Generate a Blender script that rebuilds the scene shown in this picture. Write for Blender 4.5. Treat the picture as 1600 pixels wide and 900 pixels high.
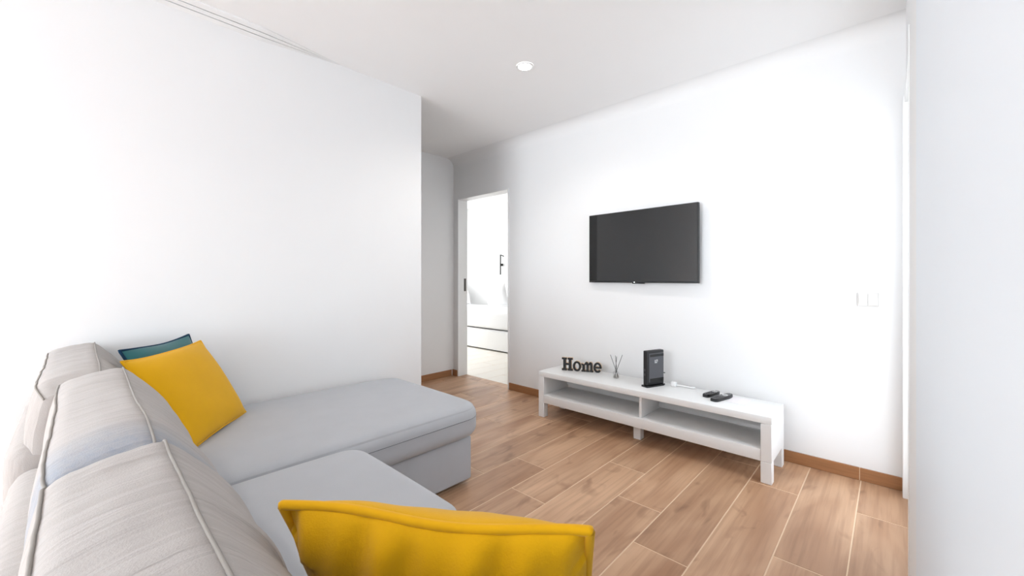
import bpy, bmesh, math, random
from mathutils import Vector, Matrix, noise

random.seed(7)
for o in list(bpy.data.objects):
    bpy.data.objects.remove(o)
SC = bpy.context.scene
C = SC.collection
S = 1.18            # one layout unit (camera height) in metres
R = math.radians

# ------------------------------------------------------------------ camera
cam_d = bpy.data.cameras.new('camera')
cam = bpy.data.objects.new('camera', cam_d)
C.objects.link(cam)
cam_d.sensor_width = 36
cam_d.lens = 36 * 633 / 1600
cam_d.shift_y = -15 / 1600
cam_d.clip_start = 0.02
cam.location = (0, 0, S)
cam.rotation_euler = (R(90), 0, R(43.1))
SC.camera = cam

# ------------------------------------------------------------------ world
w = bpy.data.worlds.new('world')
SC.world = w
w.use_nodes = True
bg = w.node_tree.nodes['Background']
bg.inputs[0].default_value = (0.82, 0.91, 1.0, 1)
bg.inputs[1].default_value = 3.0

# ------------------------------------------------------------------ daylight entering at the windows
def area(name, loc, rot, sx, sy, power, col):
    d = bpy.data.lights.new(name, 'AREA')
    d.shape = 'RECTANGLE'; d.size = sx; d.size_y = sy
    d.energy = power; d.color = col
    o = bpy.data.objects.new(name, d); C.objects.link(o)
    o.location = loc; o.rotation_euler = rot
    return o
area('window_daylight', (-1.15*S, -4.5*S, 1.05*S), (R(90), 0, 0), 2.1*S, 1.9*S, 165, (0.85, 0.925, 1.0))
area('balcony_door_daylight', (.46*S, 2.10*S, .92*S), (R(90), 0, R(90)), .95*S, 1.75*S, 2.4, (0.84, 0.92, 1.0))
area('bedroom_daylight', (-5.55*S, 3.7*S, 1.1*S), (R(90), 0, R(-90)), 1.2*S, 1.3*S, 30, (1.0, 0.99, 0.97))

SC.view_settings.view_transform = 'Standard'
SC.view_settings.look = 'None'
SC.view_settings.gamma = 1
SC.view_settings.use_curve_mapping = False
SC.view_settings.exposure = 0.43

# ------------------------------------------------------------------ materials
def lin(r, g, b):
    f = lambda c: ((c/255+0.055)/1.055)**2.4 if c > 10 else c/255/12.92
    return (f(r), f(g), f(b), 1)

def base_mat(name):
    m = bpy.data.materials.new(name); m.use_nodes = True
    nt = m.node_tree
    return m, nt, nt.nodes['Principled BSDF']

def mat(name, col, rough=0.5, var=0.04, scale=8, bump=0.0, bscale=200, metal=0, sheen=0, coat=0, spec=0.5, stretch=None):
    m, nt, p = base_mat(name)
    N, L = nt.nodes, nt.links
    tc = N.new('ShaderNodeTexCoord')
    src = tc.outputs['Object']
    if stretch:
        mp = N.new('ShaderNodeMapping'); mp.inputs['Scale'].default_value = stretch
        L.new(src, mp.inputs[0]); src = mp.outputs[0]
    n = N.new('ShaderNodeTexNoise'); n.inputs['Scale'].default_value = scale
    n.inputs['Detail'].default_value = 4
    L.new(src, n.inputs['Vector'])
    mix = N.new('ShaderNodeMix'); mix.data_type = 'RGBA'
    a = [max(0, c*(1-var)) for c in col[:3]]; b = [min(1, c*(1+var)) for c in col[:3]]
    mix.inputs[6].default_value = (*a, 1); mix.inputs[7].default_value = (*b, 1)
    L.new(n.outputs['Fac'], mix.inputs[0]); L.new(mix.outputs[2], p.inputs['Base Color'])
    p.inputs['Roughness'].default_value = rough
    p.inputs['Metallic'].default_value = metal
    p.inputs['Specular IOR Level'].default_value = spec
    p.inputs['Sheen Weight'].default_value = sheen
    p.inputs['Coat Weight'].default_value = coat
    if bump:
        n2 = N.new('ShaderNodeTexNoise'); n2.inputs['Scale'].default_value = bscale
        L.new(tc.outputs['Object'], n2.inputs['Vector'])
        bp = N.new('ShaderNodeBump'); bp.inputs['Strength'].default_value = bump
        bp.inputs['Distance'].default_value = 0.004
        L.new(n2.outputs['Fac'], bp.inputs['Height']); L.new(bp.outputs[0], p.inputs['Normal'])
    return m

def wood_tile():
    m, nt, p = base_mat('wood_look_tile')
    N, L = nt.nodes, nt.links
    tc = N.new('ShaderNodeTexCoord'); oi = N.new('ShaderNodeObjectInfo')
    cmb = N.new('ShaderNodeCombineXYZ')
    mul = N.new('ShaderNodeMath'); mul.operation = 'MULTIPLY'; mul.inputs[1].default_value = 37
    L.new(oi.outputs['Random'], mul.inputs[0])
    for i in range(3): L.new(mul.outputs[0], cmb.inputs[i])
    add = N.new('ShaderNodeVectorMath'); add.operation = 'ADD'
    L.new(tc.outputs['Object'], add.inputs[0]); L.new(cmb.outputs[0], add.inputs[1])
    def noise_(sc, scale, det, dist=0.0):
        mp = N.new('ShaderNodeMapping'); mp.inputs['Scale'].default_value = sc
        L.new(add.outputs[0], mp.inputs[0])
        n = N.new('ShaderNodeTexNoise'); n.inputs['Scale'].default_value = scale
        n.inputs['Detail'].default_value = det; n.inputs['Distortion'].default_value = dist
        L.new(mp.outputs[0], n.inputs['Vector']); return n.outputs['Fac']
    big = noise_((3.2, 0.75, 1), 1.6, 3, 0.6)
    fine = noise_((22, 0.9, 1), 2.2, 6, 0.3)
    knots = noise_((5, 2.2, 1), 1.5, 2, 1.2)
    r1 = N.new('ShaderNodeValToRGB')
    r1.color_ramp.elements[0].position = 0.28; r1.color_ramp.elements[0].color = lin(168, 125, 93)
    r1.color_ramp.elements[1].position = 0.72; r1.color_ramp.elements[1].color = lin(214, 174, 140)
    L.new(big, r1.inputs[0])
    r2 = N.new('ShaderNodeValToRGB')
    r2.color_ramp.elements[0].position = 0.30; r2.color_ramp.elements[0].color = (0.74, 0.70, 0.67, 1)
    r2.color_ramp.elements[1].position = 0.55; r2.color_ramp.elements[1].color = (1, 1, 1, 1)
    L.new(fine, r2.inputs[0])
    mx = N.new('ShaderNodeMix'); mx.data_type = 'RGBA'; mx.blend_type = 'MULTIPLY'
    mx.inputs[0].default_value = 0.75
    L.new(r1.outputs[0], mx.inputs[6]); L.new(r2.outputs[0], mx.inputs[7])
    r3 = N.new('ShaderNodeValToRGB')
    r3.color_ramp.elements[0].position = 0.60; r3.color_ramp.elements[0].color = (1, 1, 1, 1)
    r3.color_ramp.elements[1].position = 0.76; r3.color_ramp.elements[1].color = (0.55, 0.48, 0.44, 1)
    L.new(knots, r3.inputs[0])
    mx2 = N.new('ShaderNodeMix'); mx2.data_type = 'RGBA'; mx2.blend_type = 'MULTIPLY'
    mx2.inputs[0].default_value = 0.8
    L.new(mx.outputs[2], mx2.inputs[6]); L.new(r3.outputs[0], mx2.inputs[7])
    hs = N.new('ShaderNodeHueSaturation')
    mr = N.new('ShaderNodeMapRange'); mr.inputs[3].default_value = 0.94; mr.inputs[4].default_value = 1.06
    L.new(oi.outputs['Random'], mr.inputs[0]); L.new(mr.outputs[0], hs.inputs['Value'])
    L.new(mx2.outputs[2], hs.inputs['Color']); L.new(hs.outputs[0], p.inputs['Base Color'])
    p.inputs['Roughness'].default_value = 0.42
    bp = N.new('ShaderNodeBump'); bp.inputs['Strength'].default_value = 0.06; bp.inputs['Distance'].default_value = 0.002
    L.new(fine, bp.inputs['Height']); L.new(bp.outputs[0], p.inputs['Normal'])
    return m

def fabric(name, col, wr=0.0, weave=0.25, blue=None):
    """upholstery: fine weave, soft mottling, optional creases running across (along Y)"""
    m, nt, p = base_mat(name)
    N, L = nt.nodes, nt.links
    tc = N.new('ShaderNodeTexCoord')
    n = N.new('ShaderNodeTexNoise'); n.inputs['Scale'].default_value = 9; n.inputs['Detail'].default_value = 5
    L.new(tc.outputs['Object'], n.inputs['Vector'])
    n2 = N.new('ShaderNodeTexNoise'); n2.inputs['Scale'].default_value = 420
    L.new(tc.outputs['Object'], n2.inputs['Vector'])
    mix = N.new('ShaderNodeMix'); mix.data_type = 'RGBA'
    mix.inputs[6].default_value = (*[c*0.95 for c in col[:3]], 1)
    mix.inputs[7].default_value = (*[min(1, c*1.05) for c in col[:3]], 1)
    L.new(n.outputs['Fac'], mix.inputs[0])
    out = mix.outputs[2]
    if blue:      # mottled bluish-grey patch towards one end of the cushion (object space)
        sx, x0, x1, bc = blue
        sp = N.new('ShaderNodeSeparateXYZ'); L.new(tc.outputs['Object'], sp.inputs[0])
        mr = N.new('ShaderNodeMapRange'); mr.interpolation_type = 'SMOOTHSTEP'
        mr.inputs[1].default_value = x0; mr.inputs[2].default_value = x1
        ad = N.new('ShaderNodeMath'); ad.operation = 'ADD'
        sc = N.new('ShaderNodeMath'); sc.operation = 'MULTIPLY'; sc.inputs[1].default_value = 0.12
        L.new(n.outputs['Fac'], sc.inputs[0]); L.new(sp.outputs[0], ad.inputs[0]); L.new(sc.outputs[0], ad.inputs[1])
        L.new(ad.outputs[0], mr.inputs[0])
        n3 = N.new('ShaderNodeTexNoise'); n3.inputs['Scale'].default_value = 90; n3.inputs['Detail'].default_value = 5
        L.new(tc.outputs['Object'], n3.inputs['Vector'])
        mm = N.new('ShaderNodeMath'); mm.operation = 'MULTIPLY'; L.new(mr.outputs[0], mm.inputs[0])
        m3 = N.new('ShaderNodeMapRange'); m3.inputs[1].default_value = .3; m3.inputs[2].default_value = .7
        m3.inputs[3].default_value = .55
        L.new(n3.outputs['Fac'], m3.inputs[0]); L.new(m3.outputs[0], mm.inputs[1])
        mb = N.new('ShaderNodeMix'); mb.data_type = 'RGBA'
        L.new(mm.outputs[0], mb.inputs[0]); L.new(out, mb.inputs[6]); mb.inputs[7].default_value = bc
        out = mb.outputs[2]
    L.new(out, p.inputs['Base Color'])
    p.inputs['Roughness'].default_value = 0.9
    p.inputs['Specular IOR Level'].default_value = 0.2
    p.inputs['Sheen Weight'].default_value = 0.15
    h = n2.outputs['Fac']
    b1 = N.new('ShaderNodeBump'); b1.inputs['Strength'].default_value = weave; b1.inputs['Distance'].default_value = 0.0015
    L.new(h, b1.inputs['Height'])
    if wr:
        mp = N.new('ShaderNodeMapping'); mp.inputs['Scale'].default_value = (30, 2.6, 4)
        mp.inputs['Rotation'].default_value = (0, 0, 0.2)
        L.new(tc.outputs['Object'], mp.inputs[0])
        n4 = N.new('ShaderNodeTexNoise'); n4.inputs['Scale'].default_value = 1.0; n4.inputs['Detail'].default_value = 3
        n4.inputs['Distortion'].default_value = 0.5
        L.new(mp.outputs[0], n4.inputs['Vector'])
        b2 = N.new('ShaderNodeBump'); b2.inputs['Strength'].default_value = wr; b2.inputs['Distance'].default_value = 0.02
        L.new(n4.outputs['Fac'], b2.inputs['Height']); L.new(b1.outputs[0], b2.inputs['Normal'])
        L.new(b2.outputs[0], p.inputs['Normal'])
    else:
        L.new(b1.outputs[0], p.inputs['Normal'])
    return m

def glass_mat(name, tint=(1, 1, 1, 1)):
    m = bpy.data.materials.new(name); m.use_nodes = True
    nt = m.node_tree; N, L = nt.nodes, nt.links
    N.remove(N['Principled BSDF'])
    t = N.new('ShaderNodeBsdfTransparent'); t.inputs[0].default_value = tint
    g = N.new('ShaderNodeBsdfGlossy'); g.inputs['Roughness'].default_value = 0.02
    f = N.new('ShaderNodeLayerWeight'); f.inputs[0].default_value = 0.3
    pw = N.new('ShaderNodeMath'); pw.operation = 'POWER'; pw.inputs[1].default_value = 4
    mu = N.new('ShaderNodeMath'); mu.operation = 'MULTIPLY_ADD'; mu.inputs[1].default_value = .35; mu.inputs[2].default_value = .03
    L.new(f.outputs['Facing'], pw.inputs[0]); L.new(pw.outputs[0], mu.inputs[0])
    mx = N.new('ShaderNodeMixShader')
    L.new(mu.outputs[0], mx.inputs[0]); L.new(t.outputs[0], mx.inputs[1]); L.new(g.outputs[0], mx.inputs[2])
    L.new(mx.outputs[0], N['Material Output'].inputs[0])
    return m

def emit_mat(name, col, strength):
    m, nt, p = base_mat(name)
    p.inputs['Emission Color'].default_value = col
    p.inputs['Emission Strength'].default_value = strength
    return m

M = dict(
    wall=mat('white_wall_paint', (0.865, 0.86, 0.855), 0.7, 0.008, 3, 0.03, 300),
    ceil=mat('white_ceiling_paint', (0.94, 0.935, 0.93), 0.8, 0.008, 3, 0.02, 300),
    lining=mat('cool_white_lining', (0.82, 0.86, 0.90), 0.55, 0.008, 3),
    plate=mat('pale_grey_plate', lin(212, 208, 204), 0.5, 0.01),
    trim=mat('white_gloss_paint', (0.88, 0.88, 0.875), 0.35, 0.01, 4),
    lacquer=mat('white_lacquer', (0.84, 0.835, 0.825), 0.38, 0.012, 5),
    tile=wood_tile(),
    pale_tile=mat('pale_bedroom_tile', lin(236, 230, 220), .4, .05, 3),
    grout=mat('sand_grout', lin(226, 198, 168), 0.9, 0.06, 40),
    skirt=mat('brown_wood_skirting', lin(160, 112, 74), 0.45, 0.28, 6, stretch=(1.2, 1.2, 14)),
    sofa=fabric('grey_seat_fabric', lin(183, 185, 189)),
    back=fabric('warm_grey_back_fabric', lin(172, 166, 162), wr=0.55, weave=0.4),
    back_blue_end=fabric('warm_grey_blue_end_fabric', lin(172, 166, 162), wr=0.5, weave=0.4,
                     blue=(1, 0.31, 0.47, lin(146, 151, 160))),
    pipe=fabric('grey_piping', lin(146, 141, 135)),
    thread=mat('dark_thread', lin(120, 120, 124), 0.9),
    yellow=mat('yellow_velvet', lin(224, 168, 0), 0.8, 0.07, 7, 0.15, 350, sheen=0.12, spec=0.2),
    yellow_pipe=mat('yellow_velvet_piping', lin(226, 168, 4), 0.8, 0.06, 14, sheen=0.12, spec=0.2),
    teal=mat('teal_velvet', lin(34, 104, 110), 0.75, 0.12, 9, 0.1, 350, sheen=0.35, spec=0.2),
    teal_pipe=mat('dark_teal_piping', lin(14, 52, 78), 0.75, 0.1, 14, spec=0.2),
    black=mat('black_plastic', (0.008, 0.008, 0.009), 0.5, 0.1),
    blackgloss=mat('black_gloss', (0.006, 0.006, 0.007), 0.15, 0.1),
    grey=mat('charcoal_plastic', lin(82, 82, 86), 0.5, 0.05, 20),
    screen=mat('dark_screen', (0.004, 0.0045, 0.005), 0.045, 0.02, 2, spec=0.75),
    mark=mat('silver_print', lin(215, 215, 215), 0.4),
    tan=mat('tan_board', lin(222, 196, 164), 0.7, 0.06, 20),
    paper=mat('white_paper', lin(245, 240, 242), 0.8, 0.01),
    foot=mat('black_sofa_foot', (0.01, 0.01, 0.01), 0.5),
    linen=mat('white_bed_linen', (0.86, 0.86, 0.86), 0.9, 0.02, 6, 0.1, 60),
    steel=mat('dark_steel', lin(95, 92, 90), 0.4, 0.05, metal=0.8),
    lamp=mat('black_lamp_metal', (0.02, 0.02, 0.02), 0.4),
    rod=mat('dark_reed', lin(40, 36, 36), 0.7),
    glass=glass_mat('clear_glass'),
    vase=glass_mat('clear_bottle_glass', (0.97, 0.97, 0.97, 1)),
    oil=glass_mat('clear_oil', (0.96, 0.95, 0.93, 1)),
    glow=emit_mat('downlight_glow', (1, 0.97, 0.92, 1), 14),
    led=emit_mat('standby_led', (1, 1, 1, 1), 1.5),
)

# ------------------------------------------------------------------ mesh helpers (layout units -> metres)
class MB:
    def __init__(s): s.bm = bmesh.new()
    def box(s, x0, x1, y0, y1, z0, z1, bev=0, seg=2):
        r = bmesh.ops.create_cube(s.bm, size=1)
        for v in r['verts']:
            v.co = Vector(((x0+x1)/2+v.co.x*(x1-x0), (y0+y1)/2+v.co.y*(y1-y0), (z0+z1)/2+v.co.z*(z1-z0)))
        if bev:
            es = list({e for v in r['verts'] for e in v.link_edges})
            bmesh.ops.bevel(s.bm, geom=es, offset=bev, segments=seg, profile=0.5, affect='EDGES')
        return s
    def prism(s, pts, axis, a, b):
        """closed 2-D outline extruded along axis from a to b"""
        def P(p, t):
            if axis == 'x': return (t, p[0], p[1])
            if axis == 'y': return (p[0], t, p[1])
            return (p[0], p[1], t)
        A = [s.bm.verts.new(P(p, a)) for p in pts]; B = [s.bm.verts.new(P(p, b)) for p in pts]
        n = len(pts)
        for i in range(n): s.bm.faces.new((A[i], A[(i+1) % n], B[(i+1) % n], B[i]))
        s.bm.faces.new(A[::-1]); s.bm.faces.new(B)
        return s
    def tube(s, path, r, n=8, closed=False):
        path = [Vector(p) for p in path]; rings = []
        m = len(path)
        for i, p in enumerate(path):
            if closed: t = path[(i+1) % m]-path[i-1]
            else: t = path[min(i+1, m-1)]-path[max(i-1, 0)]
            t.normalize()
            u = t.cross(Vector((0, 0, 1)) if abs(t.z) < .9 else Vector((0, 1, 0))).normalized(); v = t.cross(u)
            rr = r[i] if isinstance(r, (list, tuple)) else r
            rings.append([s.bm.verts.new(p+(u*math.cos(2*math.pi*k/n)+v*math.sin(2*math.pi*k/n))*rr) for k in range(n)])
        for i in range(m if closed else m-1):
            a, b = rings[i], rings[(i+1) % m]
            for k in range(n): s.bm.faces.new((a[k], a[(k+1) % n], b[(k+1) % n], b[k]))
        if not closed:
            s.bm.faces.new(rings[0][::-1]); s.bm.faces.new(rings[-1])
        return s
    def lathe(s, prof, cx, cy, n=32, cap=True):
        rings = [[s.bm.verts.new((cx+r*math.cos(2*math.pi*k/n), cy+r*math.sin(2*math.pi*k/n), z)) for k in range(n)] for r, z in prof]
        for a, b in zip(rings, rings[1:]):
            for k in range(n): s.bm.faces.new((a[k], a[(k+1) % n], b[(k+1) % n], b[k]))
        if cap:
            s.bm.faces.new(rings[0][::-1]); s.bm.faces.new(rings[-1])
        return s
    def build(s, name, m, parent=None, smooth=False, org=None):
        """org: origin in layout units for a top-level mesh; children are built in world layout units
        when the parent is unrotated (their coordinates are shifted by the parent's location)"""
        off = Vector(org) if org else Vector((0, 0, 0))
        if parent is not None:
            off = Vector(parent.get('_off', (0, 0, 0)))
        for v in s.bm.verts: v.co = (v.co-off)*S
        bmesh.ops.recalc_face_normals(s.bm, faces=s.bm.faces)
        me = bpy.data.meshes.new(name); s.bm.to_mesh(me); s.bm.free()
        if smooth:
            me.polygons.foreach_set('use_smooth', [True]*len(me.polygons))
            if smooth == 'auto':
                me.set_sharp_from_angle(angle=R(40))
        me.materials.append(M[m])
        o = bpy.data.objects.new(name, me); C.objects.link(o)
        if parent is not None:
            o.parent = parent
        else:
            o.location = off*S
        o['_off'] = tuple(off)
        return o

def tag(o, label, cat, group=None):
    o['label'] = label; o['category'] = cat
    if group: o['group'] = group
    return o
def thing(name, label, cat, loc=(0, 0, 0), rot=(0, 0, 0), local=False, group=None):
    o = bpy.data.objects.new(name, None); C.objects.link(o)
    o.location = Vector(loc)*S; o.rotation_euler = rot
    o.empty_display_size = 0.05
    o['_off'] = (0, 0, 0) if local else tuple(loc)
    return tag(o, label, cat, group)
def struct(o, label=None, cat=None):
    o['kind'] = 'structure'
    if label: o['label'] = label
    if cat: o['category'] = cat
    return o

# ------------------------------------------------------------------ layout constants
XL = -2.31      # left wall face
YL = 1.574      # its outer corner
XH = -3.31      # hall wall face
YT = 2.65       # television wall face
WT = 0.11       # wall thickness
XR = 0.0435     # right wall face
YB = -4.6       # rear wall face
H = 2.226       # ceiling
DX0, DX1, DH = -3.24, -2.515, 1.815     # bedroom doorway
BX0, BX1, BY1 = -5.65, -1.98, 4.70      # bedroom

# ------------------------------------------------------------------ room shell
f = MB()
f.box(-5.9, 0.5, -4.9, 5.0, -0.08, -0.0010)
floor = struct(f.build('floor', 'grout', org=(0, 0, 0)), 'wood-look tiled floor laid in long planks with sand grout', 'floor')

c = MB(); c.box(-5.9, 0.5, -4.9, 5.0, H, H+0.08)
struct(c.build('ceiling', 'ceil'), 'plain white painted ceiling', 'ceiling')

b = MB()
b.box(XH-WT, DX0, YT, YT+WT, 0, H); b.box(DX1, 0.30, YT, YT+WT, 0, H); b.box(DX0, DX1, YT, YT+WT, DH, H)
struct(b.build('wall_front', 'wall'), 'white wall carrying the television, with an open doorway', 'wall')

b = MB(); b.box(XL-WT, XL, YB-WT, YL, 0, H)
struct(b.build('wall_left', 'wall'), 'bright white wall beside the sofa chaise', 'wall')

b = MB(); b.box(XH-WT, XH, YB-WT, YT, 0, H); b.box(XH, XL-WT, YB-WT, YB, 0, H)
struct(b.build('wall_hall', 'wall'), 'white wall of the hall beyond the corner', 'wall')

b = MB()
JY0, JY1, JH = 1.90, 2.56, 1.80         # doorway in the right wall
b.box(XR, XR+0.12, YB-WT, JY0, 0, H); b.box(XR+0.015, XR+0.12, JY1, YT, 0, H); b.box(XR+0.006, XR+0.12, JY0, JY1, JH+.03, H)
struct(b.build('wall_right', 'wall'), 'white wall at the right edge beside the camera', 'wall')
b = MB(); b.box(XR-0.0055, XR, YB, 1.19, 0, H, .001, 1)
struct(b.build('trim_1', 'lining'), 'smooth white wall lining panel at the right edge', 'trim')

# rear wall with a wide glazed opening
b = MB()
WX0, WX1, WZ0, WZ1 = -2.22, -0.08, 0.03, 2.05
b.box(XL, WX0, YB-WT, YB, 0, H); b.box(WX1, XR, YB-WT, YB, 0, H)
b.box(WX0, WX1, YB-WT, YB, 0, WZ0); b.box(WX0, WX1, YB-WT, YB, WZ1, H)
struct(b.build('wall_rear', 'wall'), 'white rear wall around the window', 'wall')
def window(name, axis, p, a0, a1, z0, z1, n):
    fr = MB()
    def bx(u0, u1, w0, w1, d=0.02):
        if axis == 'y': fr.box(u0, u1, p-d, p+d, w0, w1)
        else: fr.box(p-d, p+d, u0, u1, w0, w1)
    t = 0.03
    bx(a0, a1, z0, z0+t); bx(a0, a1, z1-t, z1)
    for k in range(n+1):
        u = a0+(a1-a0)*k/n
        bx(max(a0, u-t/2), min(a1, u+t/2), z0+t, z1-t)
    o = struct(fr.build(name, 'trim'), 'white framed window', 'window')
    for k in range(n):
        u0 = a0+(a1-a0)*k/n+t/2; u1 = a0+(a1-a0)*(k+1)/n-t/2
        g = MB()
        if axis == 'y': g.box(u0, u1, p-0.003, p+0.003, z0+t, z1-t)
        else: g.box(p-0.003, p+0.003, u0, u1, z0+t, z1-t)
        g.build('pane', 'glass', o)
    return o
window('window_1', 'y', YB-0.07, WX0, WX1, WZ0, WZ1, 3)

# bedroom shell
b = MB()
b.box(BX0, BX1+WT, BY1, BY1+WT, 0, H)
b.box(BX0-WT, BX0, YT, 3.1, 0, H); b.box(BX0-WT, BX0, 4.3, BY1+WT, 0, H)
b.box(BX0-WT, BX0, 3.1, 4.3, 0, 0.45); b.box(BX0-WT, BX0, 3.1, 4.3, 1.8, H)
b.box(BX1, BX1+WT, YT+WT, BY1, 0, H)
b.box(BX0, XH-WT, YT, YT+WT, 0, H)
struct(b.build('wall_bedroom', 'wall'), 'white walls of the bedroom seen through the doorway', 'wall')
window('window_2', 'x', BX0-0.07, 3.1, 4.3, 0.45, 1.8, 2)

# doorway lining with its lock strike
b = MB(); t = 0.012
b.box(DX0, DX0+t, YT-0.006, YT+WT+0.006, 0, DH); b.box(DX1-t, DX1, YT-0.006, YT+WT+0.006, 0, DH)
b.box(DX0+t, DX1-t, YT-0.006, YT+WT+0.006, DH-t, DH)
d1 = struct(b.build('door_1', 'trim'), 'white lining of the open bedroom doorway', 'door')
MB().box(DX0+t, DX0+t+.003, YT+.072, YT+.098, .868, .998).build('strike_plate', 'steel', d1)

# doorway in the right wall: posts, head, closed leaf
b = MB()
b.box(0.0385, 0.0585, JY1, YT, 0, JH+0.03, .002, 1)
b.box(XR-0.002, XR+0.03, JY0-.05, JY0+.004, 0, JH+0.03, .001, 1)
b.box(XR+.001, XR+0.03, JY0+.004, JY1, JH, JH+0.03, .001, 1)
d2 = struct(b.build('door_2', 'trim'), 'white door frame at the right corner of the television wall', 'door')
fr = MB(); e0, e1, st = JY0+.006, JY1-.002, .06
fr.box(XR+.045, XR+.08, e0, e0+st, .006, JH-.003); fr.box(XR+.045, XR+.08, e1-st, e1, .006, JH-.003)
fr.box(XR+.045, XR+.08, e0+st, e1-st, .006, .09); fr.box(XR+.045, XR+.08, e0+st, e1-st, JH-.07, JH-.003)
lf = fr.build('door_leaf', 'trim', d2)
MB().box(XR+.060, XR+.065, e0+st, e1-st, .09, JH-.07).build('pane', 'glass', lf)

# stepped cornice along the left wall
CY0, CY1, CT = YB, 0.62, 1.02
b = MB()
def on(t, d): return (.075*t-d*.39, H-.006-.028*(1-t)+d*.92)
prof = [(0, H), (0, H-.034), on(.30, 0), on(.30, .014), on(.36, .014), on(.36, 0), on(.62, 0), on(.62, .014), on(.68, .014), on(.68, 0), (.075, H-.006), (.075, H)]
prof = [(px, min(pz, H)) for px, pz in prof]
rows = []
for y, k in ((CY0, 1), (CY1, 1), (CT, 0.05)):
    rows.append([b.bm.verts.new((XL+px*k, y, H-(H-pz)*k)) for px, pz in prof])
n = len(prof)
for r0, r1 in zip(rows, rows[1:]):
    for i in range(n): b.bm.faces.new((r0[i], r0[(i+1) % n], r1[(i+1) % n], r1[i]))
b.bm.faces.new(rows[0][::-1]); b.bm.faces.new(rows[-1])
struct(b.build('trim_2', 'trim'), 'white stepped cornice under the ceiling of the left wall', 'trim')

# soft plaster coves where walls meet the ceiling
def cove(name, axis, a, b_, r, label):
    m_ = MB(); arcp = [(r-r*math.cos(R(q)), r-r*math.sin(R(q))) for q in range(0, 91, 6)]
    # distance from wall, distance below ceiling
    pts = [(0, 0)]+[(d, e) for d, e in arcp]
    if axis == 'x': m_.prism([(YT-d, H-e) for d, e in pts], 'x', a, b_)
    else: m_.prism([(XL+d, H-e) for d, e in pts], 'y', a, b_)
    return struct(m_.build(name, 'wall', smooth='auto'), label, 'trim')
cove('trim_3', 'x', XH, XR+.014, .085, 'soft white cove between television wall and ceiling')

# ------------------------------------------------------------------ floor tiles, each one a piece
TW, X0T = 0.2025, -0.109
TL = 1.017
joint = {-1: 2.27, 0: 2.27, 1: 1.709, 2: 1.25, 3: 1.44, 4: 1.697, 5: 1.979, 6: 1.413, 7: 1.67}
thirds = [1.42, 1.70, 1.98, 2.27]
rects = [(XL, XR+.04, YB, YT), (XH, XL, YL, YT), (XL-.9, XL-.12, -.9, YL), (DX0, DX1, YT, YT+WT), (BX0, BX1, YT+WT, BY1)]
GAP = 0.0040
cache = {}
def tile_mesh(wx, ly, m='tile'):
    key = (round(wx, 4), round(ly, 4), m)
    if key not in cache:
        bm = bmesh.new()
        r = bmesh.ops.create_cube(bm, size=1)
        for v in bm.verts: v.co = Vector((v.co.x*wx, v.co.y*ly, v.co.z*.008-.004))*S
        es = [e for e in bm.edges if all(v.co.z > -.0001 for v in e.verts)]
        bmesh.ops.bevel(bm, geom=es, offset=.0012*S, segments=1, affect='EDGES')
        me = bpy.data.meshes.new('floor_tile'); bm.to_mesh(me); bm.free()
        me.materials.append(M[m]); cache[key] = me
    return cache[key]
for k in range(-1, 28):
    xr = X0T-(k-1)*TW-0 if k > 0 else X0T+TW*(1-k)
    xr = X0T-TW*(k-1); xl = xr-TW         # column 1 spans -.31 .. -.109
    j = joint.get(k, thirds[(k*3) % 4])
    m0 = int(math.floor((YB-j)/TL))-1
    for q in range(m0, m0+13):
        y0 = j+q*TL; y1 = y0+TL
        for (ra, rb, rc, rd) in rects:
            a, bb, cc, dd = max(xl+GAP/2, ra), min(xr-GAP/2, rb), max(y0+GAP/2, rc), min(y1-GAP/2, rd)
            if bb-a < .01 or dd-cc < .01: continue
            o = bpy.data.objects.new('floor_tile', tile_mesh(bb-a, dd-cc, 'pale_tile' if rc > YT else 'tile')); C.objects.link(o)
            o.parent = floor; o.location = Vector(((a+bb)/2, (cc+dd)/2, 0))*S

# ------------------------------------------------------------------ skirting tiles
def skirting(name, segs, label):
    root = None
    o = bpy.data.objects.new(name, None); C.objects.link(o)
    o['_off'] = (0, 0, 0); struct(o, label, 'baseboard')
    dx_ = max(q[1] for q in segs[:2])-segs[0][0] > .3
    xa, xb = min(q[0] for q in segs), max(q[1] for q in segs); ya, yb_ = min(q[2] for q in segs), max(q[3] for q in segs)
    if dx_: MB().box(xa, xb, yb_-.0088, yb_, .001, .061).build('grout_line', 'grout', o)
    for (x0, x1, y0, y1) in segs:
        MB().box(x0, x1, y0, y1, 0.001, 0.062, .0012, 1).build('skirting_tile', 'skirt', o)
    return o
g = .0022; th = .010
xs = [DX1+.004, -1.95, -1.02, -.115, .0385]
skirting('baseboard_front', [(a+g, b_-g*0, YT-th, YT) for a, b_ in zip(xs, xs[1:])], 'brown wood-look skirting tiles along the television wall')
ys = [YL-.7, 2.05, YT-.03]
skirting('baseboard_hall', [(XH, XH+th, a+g, b_) for a, b_ in zip(ys, ys[1:])]+[(XH, DX0, YT-th-.006, YT-.006)], 'brown wood-look skirting tiles on the hall wall')

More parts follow.
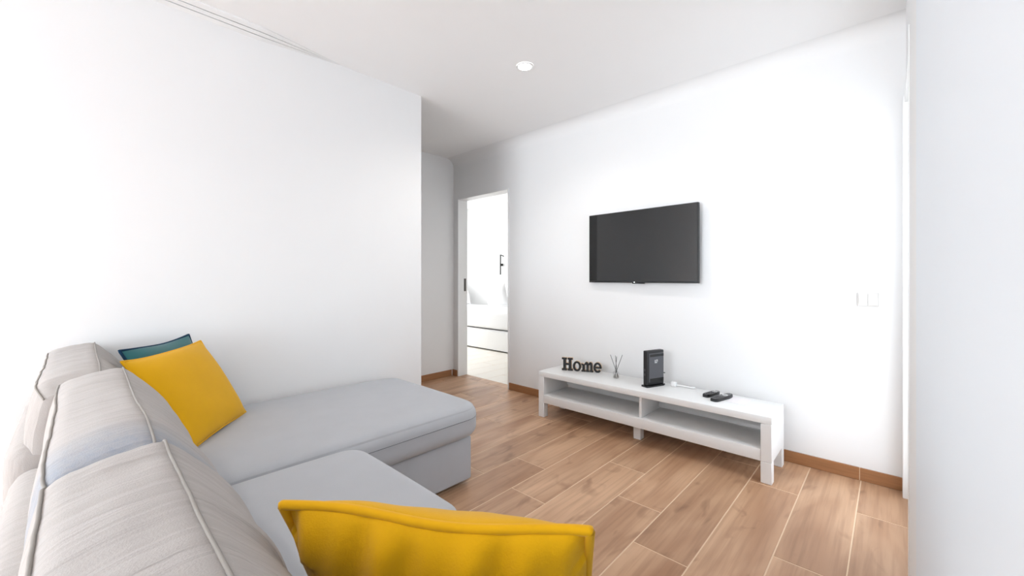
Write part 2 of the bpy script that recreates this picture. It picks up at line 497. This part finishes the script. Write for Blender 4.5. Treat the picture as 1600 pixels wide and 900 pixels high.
# ------------------------------------------------------------------ soft shapes
def soft_box(mb, x0, x1, y0, y1, z0, z1, r, nx=14, ny=14, nz=5, dome=0.0, plan=None, wob=0.0, seed=0):
    """rounded upholstered block: a subdivided box projected to a rounded box, crown on top"""
    bm2 = bmesh.new()
    vmap = {}
    def pt(i, j, k):
        key = (i, j, k)
        if key in vmap: return vmap[key]
        def sp(t): return t      # even spacing
        x = x0+(x1-x0)*grid(i, nx); y = y0+(y1-y0)*grid(j, ny); z = z0+(z1-z0)*grid(k, nz)
        p = Vector((x, y, z))
        rp = plan if plan else r
        # plan rounding
        q = Vector((min(max(x, x0+rp), x1-rp), min(max(y, y0+rp), y1-rp), 0))
        d = Vector((x, y, 0))-q
        if d.length > 0:
            m = max(abs(d.x), abs(d.y))
            if d.x and d.y:
                d = d.normalized()*m
                p.x, p.y = q.x+d.x, q.y+d.y
        # vertical rounding along the inward normal of the rounded plan
        hx, hy = (x1-x0)/2-rp, (y1-y0)/2-rp
        sx = p.x-(x0+x1)/2; sy = p.y-(y0+y1)/2
        qx, qy = abs(sx)-hx, abs(sy)-hy
        if qx > 0 and qy > 0:
            ln = math.hypot(qx, qy); ex = rp-ln; gx, gy = qx/ln, qy/ln
        elif qx > qy: ex = rp-qx; gx, gy = 1, 0
        else: ex = rp-qy; gx, gy = 0, 1
        gx = math.copysign(gx, sx); gy = math.copysign(gy, sy)
        ez = min(z-z0, z1-z); top = z > (z0+z1)/2
        if ex < r and ez < r:
            a, b_ = r-ex, r-ez
            fq = max(a, b_)/math.hypot(a, b_)
            p.x -= gx*a*(1-fq); p.y -= gy*a*(1-fq)
            p.z = (z1-r+b_*fq) if top else (z0+r-b_*fq)
        if dome and k == nz:
            u = (p.x-x0)/(x1-x0); v = (p.y-y0)/(y1-y0)
            p.z += dome*(max(0, 16*u*(1-u)*v*(1-v)))**.45
        if wob:
            nv = noise.noise(Vector((p.x*5+seed, p.y*5, p.z*5)))
            p += Vector((noise.noise(Vector((p.x*6, p.y*6+seed, p.z*6))), noise.noise(Vector((p.x*6, p.y*6, p.z*6+seed))), nv))*wob
        vmap[key] = mb.bm.verts.new(p); return vmap[key]
    def grid(i, n):
        # denser near the ends
        t = i/n
        return 0.5-0.5*math.cos(math.pi*t) if n > 3 else t
    for i in range(nx):
        for j in range(ny):
            mb.bm.faces.new((pt(i, j, 0), pt(i, j+1, 0), pt(i+1, j+1, 0), pt(i+1, j, 0)))
            mb.bm.faces.new((pt(i, j, nz), pt(i+1, j, nz), pt(i+1, j+1, nz), pt(i, j+1, nz)))
    for i in range(nx):
        for k in range(nz):
            mb.bm.faces.new((pt(i, 0, k), pt(i+1, 0, k), pt(i+1, 0, k+1), pt(i, 0, k+1)))
            mb.bm.faces.new((pt(i, ny, k), pt(i, ny, k+1), pt(i+1, ny, k+1), pt(i+1, ny, k)))
    for j in range(ny):
        for k in range(nz):
            mb.bm.faces.new((pt(0, j, k), pt(0, j, k+1), pt(0, j+1, k+1), pt(0, j+1, k)))
            mb.bm.faces.new((pt(nx, j, k), pt(nx, j+1, k), pt(nx, j+1, k+1), pt(nx, j, k+1)))
    return mb

# ------------------------------------------------------------------ sofa
sofa = thing('corner_sofa', 'light grey fabric corner sofa with chaise and loose back cushions', 'sofa', (-1.3, .5, 0))
MB().box(-2.285, -1.50, -.12, 1.315, .022, .232, .012, 3).build('chaise_base', 'sofa', sofa, 'auto')
MB().box(-1.498, -.10, -.12, .66, .022, .232, .012, 3).build('seat_base', 'sofa', sofa, 'auto')
for (x, y) in ((-2.2, 1.24), (-1.56, 1.24), (-2.2, -.05), (-1.44, .60), (-.16, .60), (-.16, -.05)):
    MB().lathe([(.02, 0), (.024, .024)], x, y, 16).build('foot', 'foot', sofa)

def seat(x0, x1, y0, y1, seam, plan):
    o = soft_box(MB(), x0, x1, y0, y1, .238, .388, .050, 40, 40, 14, .018, plan).build('seat_cushion', 'sofa', sofa, True)
    e = .0015
    pth = []
    rp = plan
    zz = .334
    for cxx, cyy, a0 in ((x1-rp, y1-rp, 0), (x0+rp, y1-rp, 90), (x0+rp, y0+rp, 180), (x1-rp, y0+rp, 270)):
        for a in range(0, 91, 15):
            pth.append((cxx+(rp+e-.001)*math.cos(R(a0+a)), cyy+(rp+e-.001)*math.sin(R(a0+a)), zz))
    MB().tube(pth, .0012, 6, True).build('seam', 'thread', o, True)
    return o
seat(-2.295, -1.450, .06, 1.362, True, .115)
seat(-1.443, -.800, .06, .715, True, .085)
seat(-.795, -.105, .06, .715, True, .085)

# back frame: three puffy sections behind the cushions, and the arm
for x0, x1, zt, yb in ((-2.295, -1.60, .575, -.132), (-1.595, -.825, .525, -.118), (-.82, -.105, .525, -.118)):
    soft_box(MB(), x0, x1, yb, .05, .10, zt, .045, 18, 10, 12, .006).build('back_frame', 'back', sofa, True)
soft_box(MB(), -.10, .030, -.14, .70, .03, .50, .03, 10, 18, 10, .004).build('arm_rest', 'sofa', sofa, True)

# loose back cushions lofted along X
def back_cushion(x0, x1, dz, dy, m, seed):
    # section: (y, z) outline, corner seams at index RS and FS
    key = [(-.020, .395), (-.050, .50), (-.055, .62), (-.032, .722), (.02, .752), (.082, .748), (.135, .70), (.185, .62), (.205, .52), (.185, .405), (.08, .385)]
    def cat(pts, n):
        out = []; L_ = len(pts)
        for i in range(L_):
            p0, p1, p2, p3 = [Vector(pts[(i+d) % L_]) for d in (-1, 0, 1, 2)]
            for q in range(n):
                t = q/n
                out.append(0.5*((2*p1)+(p2-p0)*t+(2*p0-5*p1+4*p2-p3)*t*t+(3*p1-p0-3*p2+p3)*t**3))
        return out
    sub = 5
    prof = cat(key, sub)
    NP = len(prof); NX = 44
    RSi, FSi = 3*sub, 5*sub
    cen = Vector((.07, .56))
    mb = MB(); rings = []; seams = {RSi: [], FSi: []}
    endl, endr = [], []
    for i in range(NX+1):
        t = i/NX
        u = 0.5-0.5*math.cos(math.pi*t)
        x = x0+(x1-x0)*u
        e = min(u, 1-u)*(x1-x0)               # distance from the end
        k = 1-.16*max(0, 1-e/.05)**2 
        sag = -.012*math.sin(math.pi*u)-.020*max(0, (u-.72)/.28)**2
        ring = []
        for j, p in enumerate(prof):
            q = cen+(p-cen)*k
            corner = max(0, 1-min(abs(j-RSi), abs(j-FSi))/3.0)
            q = cen+(q-cen)*(1+.055*corner*(.6+.4*max(0, 1-e/.06)))
            hh = max(0, (q.y-.45)/.3)
            xx = x
            nz = noise.noise(Vector((x*7+seed*3.1, q.x*3, q.y*3)))*.008 + noise.noise(Vector((x*24+q.x*9+seed, q.x*3, q.y*3)))*.0048
            dirq = (q-cen).normalized()
            q = q+dirq*nz*(1-corner*.5)
            if j in (RSi, FSi): pass
            v = Vector((xx, q.x+dy, q.y+dz+sag*min(1, max(0, hh))))
            ring.append(mb.bm.verts.new(v))
            if j in seams: seams[j].append(v.copy())
            if i == 0 and RSi <= j <= FSi: endl.append(v.copy())
        rings.append(ring)
    for a, b_ in zip(rings, rings[1:]):
        for j in range(NP): mb.bm.faces.new((a[j], a[(j+1) % NP], b_[(j+1) % NP], b_[j]))
    for ring, sgn in ((rings[0], -1), (rings[-1], 1)):
        prev = ring
        for s_, off in ((.8, .010), (.45, .016), (.1, .018)):
            base = [v.co.copy() for v in ring]
            ctr = sum(base, Vector())/NP
            cur = []
            for p in base:
                q = ctr+(p-ctr)*s_; q.x += sgn*off*.3
                cur.append(mb.bm.verts.new(q))
            for j in range(NP): mb.bm.faces.new((prev[j], prev[(j+1) % NP], cur[(j+1) % NP], cur[j]))
            prev = cur
        mb.bm.faces.new(prev)
    # local origin at the cushion's middle so that object coordinates are per cushion
    o = mb.build('back_cushion', m, sofa, True)
    mid = Vector(((x0+x1)/2, 0, .4))-Vector(sofa['_off'])
    o.data.transform(Matrix.Translation(-mid*S)); o.location = mid*S
    o['_off'] = tuple(Vector(sofa['_off'])+mid)
    pth = seams[FSi]; MB().tube([p+Vector((0, .0008, .001)) for p in pth], .0022, 6).build('piping', 'pipe', o, True)
    pth = seams[RSi]; MB().tube([p+Vector((0, -.0008, .001)) for p in pth], .0022, 6).build('piping', 'pipe', o, True)
    MB().tube(endl, .0022, 6).build('piping', 'pipe', o, True)
    return o
back_cushion(-2.300, -1.605, -.002, -.042, 'back', 1)
back_cushion(-1.595, -.835, .000, .0, 'back_blue_end', 5)
back_cushion(-.825, -.110, .006, .004, 'back', 9)

# ------------------------------------------------------------------ scatter pillows
def pillow(name, label, cat, loc, rot, w_, h_, t_, m, mp, seed=0, ruffle=.0, sag=0.0, group=None, pull=.07):
    """square cushion in its local xz plane, bottom edge at z = 0; piping runs round the seam"""
    root = thing(name, label, cat, loc, rot, True, group)
    N = 72 if ruffle else 40
    def edge(u, v):
        # u,v in [-1,1]; sides pulled in between the corners
        x = u*(1-pull*(1-v*v)**1.0*abs(u)**2)
        z = v*(1-pull*(1-u*u)**1.0*abs(v)**2)
        return x, z
    def P(u, v, side):
        x, z = edge(u, v)
        prof = (max(0, 1-abs(u)**2.6)*max(0, 1-abs(v)**2.6))**.55
        y = side*t_/2*prof
        r_ = 1-max(abs(u), abs(v))
        if ruffle and r_ > 0:
            # gathers fading from the seam inwards
            k = math.exp(-((r_-.12)/(.14 if r_ < .12 else .3))**2)
            y += side*ruffle*k*(side < 0)*(math.sin(u*13+seed+1.2*math.sin(v*3))*.6+math.sin(u*22+seed*2+math.sin(v*5))*.5)*(abs(v) > abs(u)*.8)
            y += side*ruffle*.5*noise.noise(Vector((u*3+seed, v*3, side)))*prof
        y += t_*.05*noise.noise(Vector((u*1.7+seed, v*1.7, side*3)))*min(1, prof*2)
        yy = y+.005*math.sin(u*4+seed)*abs(v)**3
        dz = -sag*(max(0, 1-((u-.12)/.75)**2))*max(0, v)**2
        return Vector((x*w_/2, yy, (z+1)*h_/2+dz))
    mb = MB(); G = {}
    def sp(i): 
        t = -1+2*i/N
        return math.sin(t*math.pi/2)
    for s_ in (-1, 1):
        for i in range(N+1):
            for j in range(N+1):
                b_ = i in (0, N) or j in (0, N)
                key = (i, j, 0 if b_ else s_)
                if key not in G: G[key] = mb.bm.verts.new(P(sp(i), sp(j), s_ if not b_ else 0))
        for i in range(N):
            for j in range(N):
                q = [G[(a, b_, 0 if (a in (0, N) or b_ in (0, N)) else s_)] for a, b_ in ((i, j), (i+1, j), (i+1, j+1), (i, j+1))]
                mb.bm.faces.new(q if s_ < 0 else q[::-1])
    path = [P(sp(i), -1, 0) for i in range(N)]+[P(1, sp(i), 0) for i in range(N)]+[P(sp(N-i), 1, 0) for i in range(N)]+[P(-1, sp(N-i), 0) for i in range(N)]
    mb.build('cover', m, root, True)
    path = [p for i, p in enumerate(path) if i % N not in (1, N-1)]
    MB().tube(path, .0062 if ruffle else .0045, 8, True).build('piping', mp, root, True)
    return root

def lean(az, tilt):
    """local y (front) turned to azimuth az, leaning back by tilt"""
    return (Matrix.Rotation(az, 3, 'Z') @ Matrix.Rotation(tilt, 3, 'X')).to_euler()
# local +y axis is the pillow's front; azimuth a rotates it from +Y
pillow('scatter_cushion', 'mustard yellow velvet cushion on the chaise, leaning in front of the teal one', 'cushion',
       (-1.915, .378, .400), lean(R(-36), R(29)), .46, .375, .10, 'yellow', 'yellow_pipe', 2)
pillow('scatter_cushion', 'teal velvet cushion mostly hidden behind the yellow one on the chaise', 'cushion',
       (-2.015, .335, .408), lean(R(-36), R(24)), .39, .375, .065, 'teal', 'teal_pipe', 6)
pillow('scatter_cushion', 'large mustard yellow velvet cushion with gathered seam in the foreground', 'cushion',
       (-.50, .415, .400), lean(R(34), R(26)), .395, .338, .13, 'yellow', 'yellow_pipe', 4, .010, .0, pull=.02)

# ------------------------------------------------------------------ television bench
bx0, bx1, by0, by1, bh = -1.872, -.420, 2.283, 2.585, .327
bench = thing('tv_bench', 'long low white bench with two open shelves under the television', 'bench', ((bx0+bx1)/2, (by0+by1)/2, 0))
bv = .0022
MB().box(bx0, bx1, by0, by1, bh-.036, bh, bv, 2).build('top_board', 'lacquer', bench, 'auto')
lw = .048
MB().box(bx0+lw, bx1-lw, by0+.002, by1-.002, .104, .163, bv, 2).build('lower_shelf', 'lacquer', bench, 'auto')
for x0, x1 in ((bx0, bx0+lw), (bx1-lw, bx1)):
    MB().box(x0, x1, by0, by1, .104, bh-.0362, bv, 1).build('side_panel', 'lacquer', bench, 'auto')
    for y0, y1 in ((by0, by0+.048), (by1-.048, by1)):
        MB().box(x0, x1, y0, y1, 0, .1038, bv, 1).build('leg', 'lacquer', bench, 'auto')
MB().box(-1.108, -1.092, by0+.02, by1-.03, .1632, bh-.0362, .001, 1).build('divider', 'lacquer', bench, 'auto')
MB().box(-1.178, -1.130, 2.37, 2.418, 0, .1038, bv, 1).build('leg', 'lacquer', bench, 'auto')
for x0, x1 in ((bx0+lw, -1.108), (-1.092, bx1-lw)):
    MB().box(x0+.001, x1-.001, by1-.016, by1-.003, .185, bh-.0362).build('back_panel', 'lacquer', bench)

# ------------------------------------------------------------------ things on the bench
# word sign "Home"
sign = thing('word_sign', 'black slab-serif sign reading Home on the white bench', 'sign', (-1.645, 2.490, bh), (0, 0, R(24)), True)
def letter(polys, holes_rings=(), x=0, sc=1):
    """polys: closed 2-D outlines (x,z); each letter has a tan body and a black face"""
    for (d0, d1, m, nm, grow) in ((-.012, .012, 'tan', 'letter', 0.0),):
        mb = MB()
        for p in polys: mb.prism([((a+x)*sc, c_*sc) for a, c_ in p], 'y', d0, d1)
        body = mb.build(nm, m, sign)
    mb = MB()
    for p in polys: mb.prism([((a+x)*sc, c_*sc) for a, c_ in p], 'y', -.0155, -.0122)
    mb.build('letter_face', 'black', body)
def rect(x0, x1, z0, z1): return [(x0, z0), (x1, z0), (x1, z1), (x0, z1)]
def arc(cx, cz, rx, rz, wx, wz, a0, a1, n=20):
    out = []
    for i in range(n):
        b0 = R(a0+(a1-a0)*i/n); b1 = R(a0+(a1-a0)*(i+1)/n)
        out.append([(cx+rx*math.cos(b0), cz+rz*math.sin(b0)), (cx+rx*math.cos(b1), cz+rz*math.sin(b1)),
                    (cx+(rx-wx)*math.cos(b1), cz+(rz-wz)*math.sin(b1)), (cx+(rx-wx)*math.cos(b0), cz+(rz-wz)*math.sin(b0))])
    return out
LX = -.137
Hh = .094
letter([rect(.010, .030, 0, Hh), rect(.050, .070, 0, Hh), rect(.030, .050, .040, .055),
        rect(0, .010, 0, .014), rect(.030, .037, 0, .014), rect(.043, .050, 0, .014), rect(.070, .080, 0, .014),
        rect(0, .010, Hh-.014, Hh), rect(.030, .037, Hh-.014, Hh), rect(.043, .050, Hh-.014, Hh), rect(.070, .080, Hh-.014, Hh)], x=LX)
letter(arc(.111, .036, .030, .037, .016, .014, 0, 360, 28), x=LX)
letter([rect(.150, .167, 0, .056), rect(.143, .150, 0, .012), rect(.167, .173, 0, .012), rect(.143, .150, .046, .060),
        rect(.179, .195, 0, .054), rect(.195, .200, 0, .012), rect(.175, .179, 0, .012), rect(.206, .222, 0, .054), rect(.222, .228, 0, .012), rect(.202, .206, 0, .012)]
       + arc(.180, .050, .0155, .022, .015, .014, 0, 180, 12)+arc(.208, .050, .0145, .022, .014, .014, 0, 180, 12), x=LX)
letter(arc(.258, .036, .029, .037, .015, .014, 0, 322, 26)+[rect(.243, .2865, .030, .041)], x=LX)

# reed diffuser: clear bottle and dark sticks
dif = thing('reed_diffuser', 'clear reed diffuser with crossed dark sticks beside the Home sign', 'diffuser', (-1.355, 2.475, bh))
dx, dy = -1.355, 2.475
MB().lathe([(.018, bh+.0005), (.021, bh+.003), (.021, bh+.040), (.010, bh+.050), (.010, bh+.062), (.0085, bh+.062), (.0085, bh+.050), (.019, bh+.039), (.019, bh+.005)], dx, dy, 24, True).build('bottle', 'vase', dif, True)
MB().lathe([(.0185, bh+.006), (.0185, bh+.020)], dx, dy, 24).build('oil', 'oil', dif, True)
rx, ry = .73, .683
for a, b_, c_, top in ((.016, -.038, 0, .158), (-.014, .040, .006, .156), (-.004, .010, -.012, .148), (.006, -.012, .016, .150)):
    MB().tube([(dx+rx*a, dy+ry*a+c_*.3, bh+.007), (dx+rx*b_, dy+ry*b_+c_, bh+top)], .0017, 6).build('reed', 'rod', dif)

# upright router
rt = thing('router', 'upright black and charcoal router in the middle of the bench', 'router', (-1.088, 2.462, bh), (0, 0, R(-20)), True)
# local y = depth, x = thickness
MB().prism([(-.024, -.078), (.022, -.078), (.026, -.06), (.026, .06), (.020, .078), (-.024, .078)], 'z', 0, .010).build('base', 'blackgloss', rt)
mb = MB(); mb.box(-.017, .017, -.072, .072, .010, .224, .006, 3); mb.build('casing', 'black', rt, 'auto')
pn = MB().box(.0165, .0195, -.056, .066, .030, .207, .001, 1).build('side_panel', 'grey', rt)
for z0, z1 in ((.186, .202), (.030, .052)):
    MB().box(.0192, .0200, -.050, .066, z0, z1).build('vent_band', 'blackgloss', rt)
lg = MB(); lg.box(.0195, .0203, -.010, -.004, .146, .166); lg.box(.0195, .0203, -.010, .010, .146, .150); lg.box(.0195, .0203, .002, .006, .146, .166)
lg.box(.0195, .0203, .002, .014, .163, .167); lg.box(.0195, .0203, .011, .015, .153, .167); lg.build('logo', 'mark', pn)
for z in (.070, .098): MB().box(-.006, .002, -.0735, -.0715, z, z+.014).build('button', 'grey', rt)
MB().tube([(0, .070, .075), (.006, .084, .075), (.012, .088, .074)], .003, 6).build('plug', 'black', rt)

# white cable adapter behind the router
ad = thing('power_adapter', 'small white power adapter and cable lying behind the router', 'adapter', (-.985, 2.535, bh))
MB().box(-1.005, -.975, 2.52, 2.55, bh, bh+.028, .004, 2).build('plug_body', 'trim', ad, 'auto')
MB().tube([(-.975, 2.54, bh+.008), (-.94, 2.555, bh+.006), (-.90, 2.552, bh+.006), (-.87, 2.56, bh+.006)], .0055, 8).build('cable', 'trim', ad, True)

# remotes
def remote(label, loc, ang, L_, W_, ring):
    r = thing('remote_control', label, 'remote', loc, (0, 0, ang), True, 'remotes on the bench')
    out = []
    for i in range(32):
        a = 2*math.pi*i/32
        e = .55
        x = W_/2*math.copysign(abs(math.cos(a))**e, math.cos(a))*(1-.12*math.sin(a)); y = L_/2*math.copysign(abs(math.sin(a))**e, math.sin(a))
        out.append((x, y))
    mb = MB(); mb.prism(out, 'z', 0, .013); 
    mb.prism([(x*.93, y*.97) for x, y in out], 'z', .013, .0165)
    mb.build('body', 'blackgloss', r)
    if ring:
        m2 = MB()
        m2.tube([(W_*.27*math.cos(2*math.pi*k/20), L_*.16+W_*.27*math.sin(2*math.pi*k/20), .0165) for k in range(20)], .0028, 6, True)
        m2.build('ring_pad', 'mark', r, True)
    for row in range(5 if ring else 6):
        for cidx in (-1, 0, 1):
            yy = -L_*.38+row*L_*(.075 if ring else .13)
            MB().box(cidx*W_*.25-.0035, cidx*W_*.25+.0035, yy-.003, yy+.003, .0163, .0182, .0008, 1).build('button', 'grey', r)
    if not ring: MB().box(-W_*.3, W_*.3, L_*.16, L_*.38, .0164, .0172).build('label_strip', 'mark', r)
    return r
remote('shorter black remote control nearer the router on the bench', (-.755, 2.488, bh), R(-13), .140, .042, False)
remote('longer black remote control with silver ring pad on the bench', (-.690, 2.455, bh), R(-14), .185, .046, True)

# card
tag(MB().box(-.655, -.565, 2.42, 2.545, bh, bh+.0012).build('paper_card', 'paper', org=(-.61, 2.48, bh)), 'white paper card lying beside the remotes', 'paper')

# ------------------------------------------------------------------ television
ty = 2.60
tv = thing('television', 'wall-mounted black flat-screen television above the bench', 'television', (-1.255, ty, 1.22), (0, 0, R(-2.0)), True)
x0, x1, z0, z1 = -.396, .396, -.250, .248
MB().box(x0, x1, -.004, .020, z0, z1, .002, 1).build('casing', 'black', tv)
MB().box(x0+.12, x1-.12, .020, .036, z0+.04, z1-.10, .006, 1).build('rear_housing', 'black', tv)
MB().box(-.12, .12, .036, YT-ty-.0045, -.10, .10).build('wall_mount', 'steel', tv)
MB().box(x0+.005, x1-.005, -.0052, -.0038, z0+.013, z1-.005).build('screen', 'screen', tv)
MB().box(-.045, .045, -.0055, .006, z0-.006, z0+.002, .001, 1).build('sensor_bump', 'blackgloss', tv)
MB().lathe([(.0032, z0+.001), (.0032, z0+.006)], -.028, -.0058, 10).build('standby_light', 'led', tv)
MB().box(x0+.008, x0+.05, -.0056, -.0051, z0+.004, z0+.008).build('maker_mark', 'steel', tv)

# ------------------------------------------------------------------ wall plate
sw = thing('wall_plate', 'white double switch plate on the wall right of the television', 'switch', (-.084, YT, .896))
MB().box(-.124, -.044, YT-.008, YT, .862, .930, .002, 1).build('plate', 'plate', sw)
for a in (-.119, -.0832): MB().box(a, a+.0345, YT-.0105, YT-.0078, .867, .925, .001, 1).build('rocker', 'plate', sw)

# ------------------------------------------------------------------ ceiling downlight
def downlight(dlx, dly, label, power=24):
    dl = thing('ceiling_downlight', label, 'light', (dlx, dly, H), group='recessed ceiling spotlights')
    MB().lathe([(.050, H-.0005), (.050, H-.004), (.040, H-.006), (.036, H-.0005)], dlx, dly, 36, False).build('bezel', 'trim', dl, True)
    MB().lathe([(.0385, H-.0045), (.0385, H-.0008)], dlx, dly, 36).build('diffuser', 'glow', dl, True)
    sp = bpy.data.lights.new('downlight_lamp', 'SPOT'); sp.energy = power; sp.spot_size = R(150); sp.spot_blend = .8
    sp.color = (1, .95, .89); sp.shadow_soft_size = .05
    so = bpy.data.objects.new('downlight_lamp', sp); C.objects.link(so); so.location = Vector((dlx, dly, H-.02))*S
downlight(-1.545, 1.76, 'round lit recessed spotlight in the white ceiling above the chaise')
downlight(-1.15, -.75, 'unseen fill spotlight added in the ceiling behind the sofa back')  # added out of view behind the camera to even the room light
downlight(-1.15, -2.7, 'unseen fill spotlight added in the ceiling nearest the rear window')  # another added lamp out of view, for even light
downlight(-2.87, 1.15, 'unseen fill spotlight added in the hall ceiling behind the left wall', 5)  # hidden lamp added to brighten the hall wall

# ------------------------------------------------------------------ bedroom beyond the doorway
bed = thing('daybed', 'white daybed with a drawer below, seen through the doorway', 'bed', (-4.6, 4.28, 0))
MB().box(-5.5, -3.55, 3.91, 4.66, .03, .285, .004, 1).build('base', 'lacquer', bed)
MB().box(-5.48, -3.57, 3.885, 3.909, .018, .268, .003, 1).build('drawer', 'lacquer', bed)
soft_box(MB(), -5.5, -3.55, 3.885, 4.67, .298, .555, .05, 24, 16, 10, .01).build('mattress', 'linen', bed, True)
MB().box(-5.45, -3.6, 3.93, 4.6, .0, .03).build('plinth', 'foot', bed)
pillow('bed_pillow', 'white pillow leaning at the wall under the reading lamp', 'pillow', (-4.50, 4.50, .582), lean(R(180), R(-16)), .46, .36, .13, 'linen', 'linen', 3, group='pillows on the daybed')
pillow('bed_pillow', 'white pillow at the left of the daybed, near the door jamb', 'pillow', (-5.30, 4.50, .582), lean(R(160), R(-16)), .46, .38, .13, 'linen', 'linen', 8, group='pillows on the daybed')
rl = thing('reading_lamp', 'slim black reading lamp on the bedroom wall', 'lamp', (-4.61, BY1, 1.2))
MB().tube([(-4.612, BY1-.045, 1.06), (-4.610, BY1-.045, 1.385)], .011, 8).build('stem', 'lamp', rl)
MB().tube([(-4.610, BY1-.045, 1.38), (-4.52, BY1-.07, 1.355)], .010, 8).build('lamp_arm', 'lamp', rl)
MB().box(-4.625, -4.597, BY1-.046, BY1, 1.20, 1.24).build('wall_bracket', 'lamp', rl)

for o in bpy.data.objects:
    if '_off' in o: del o['_off']
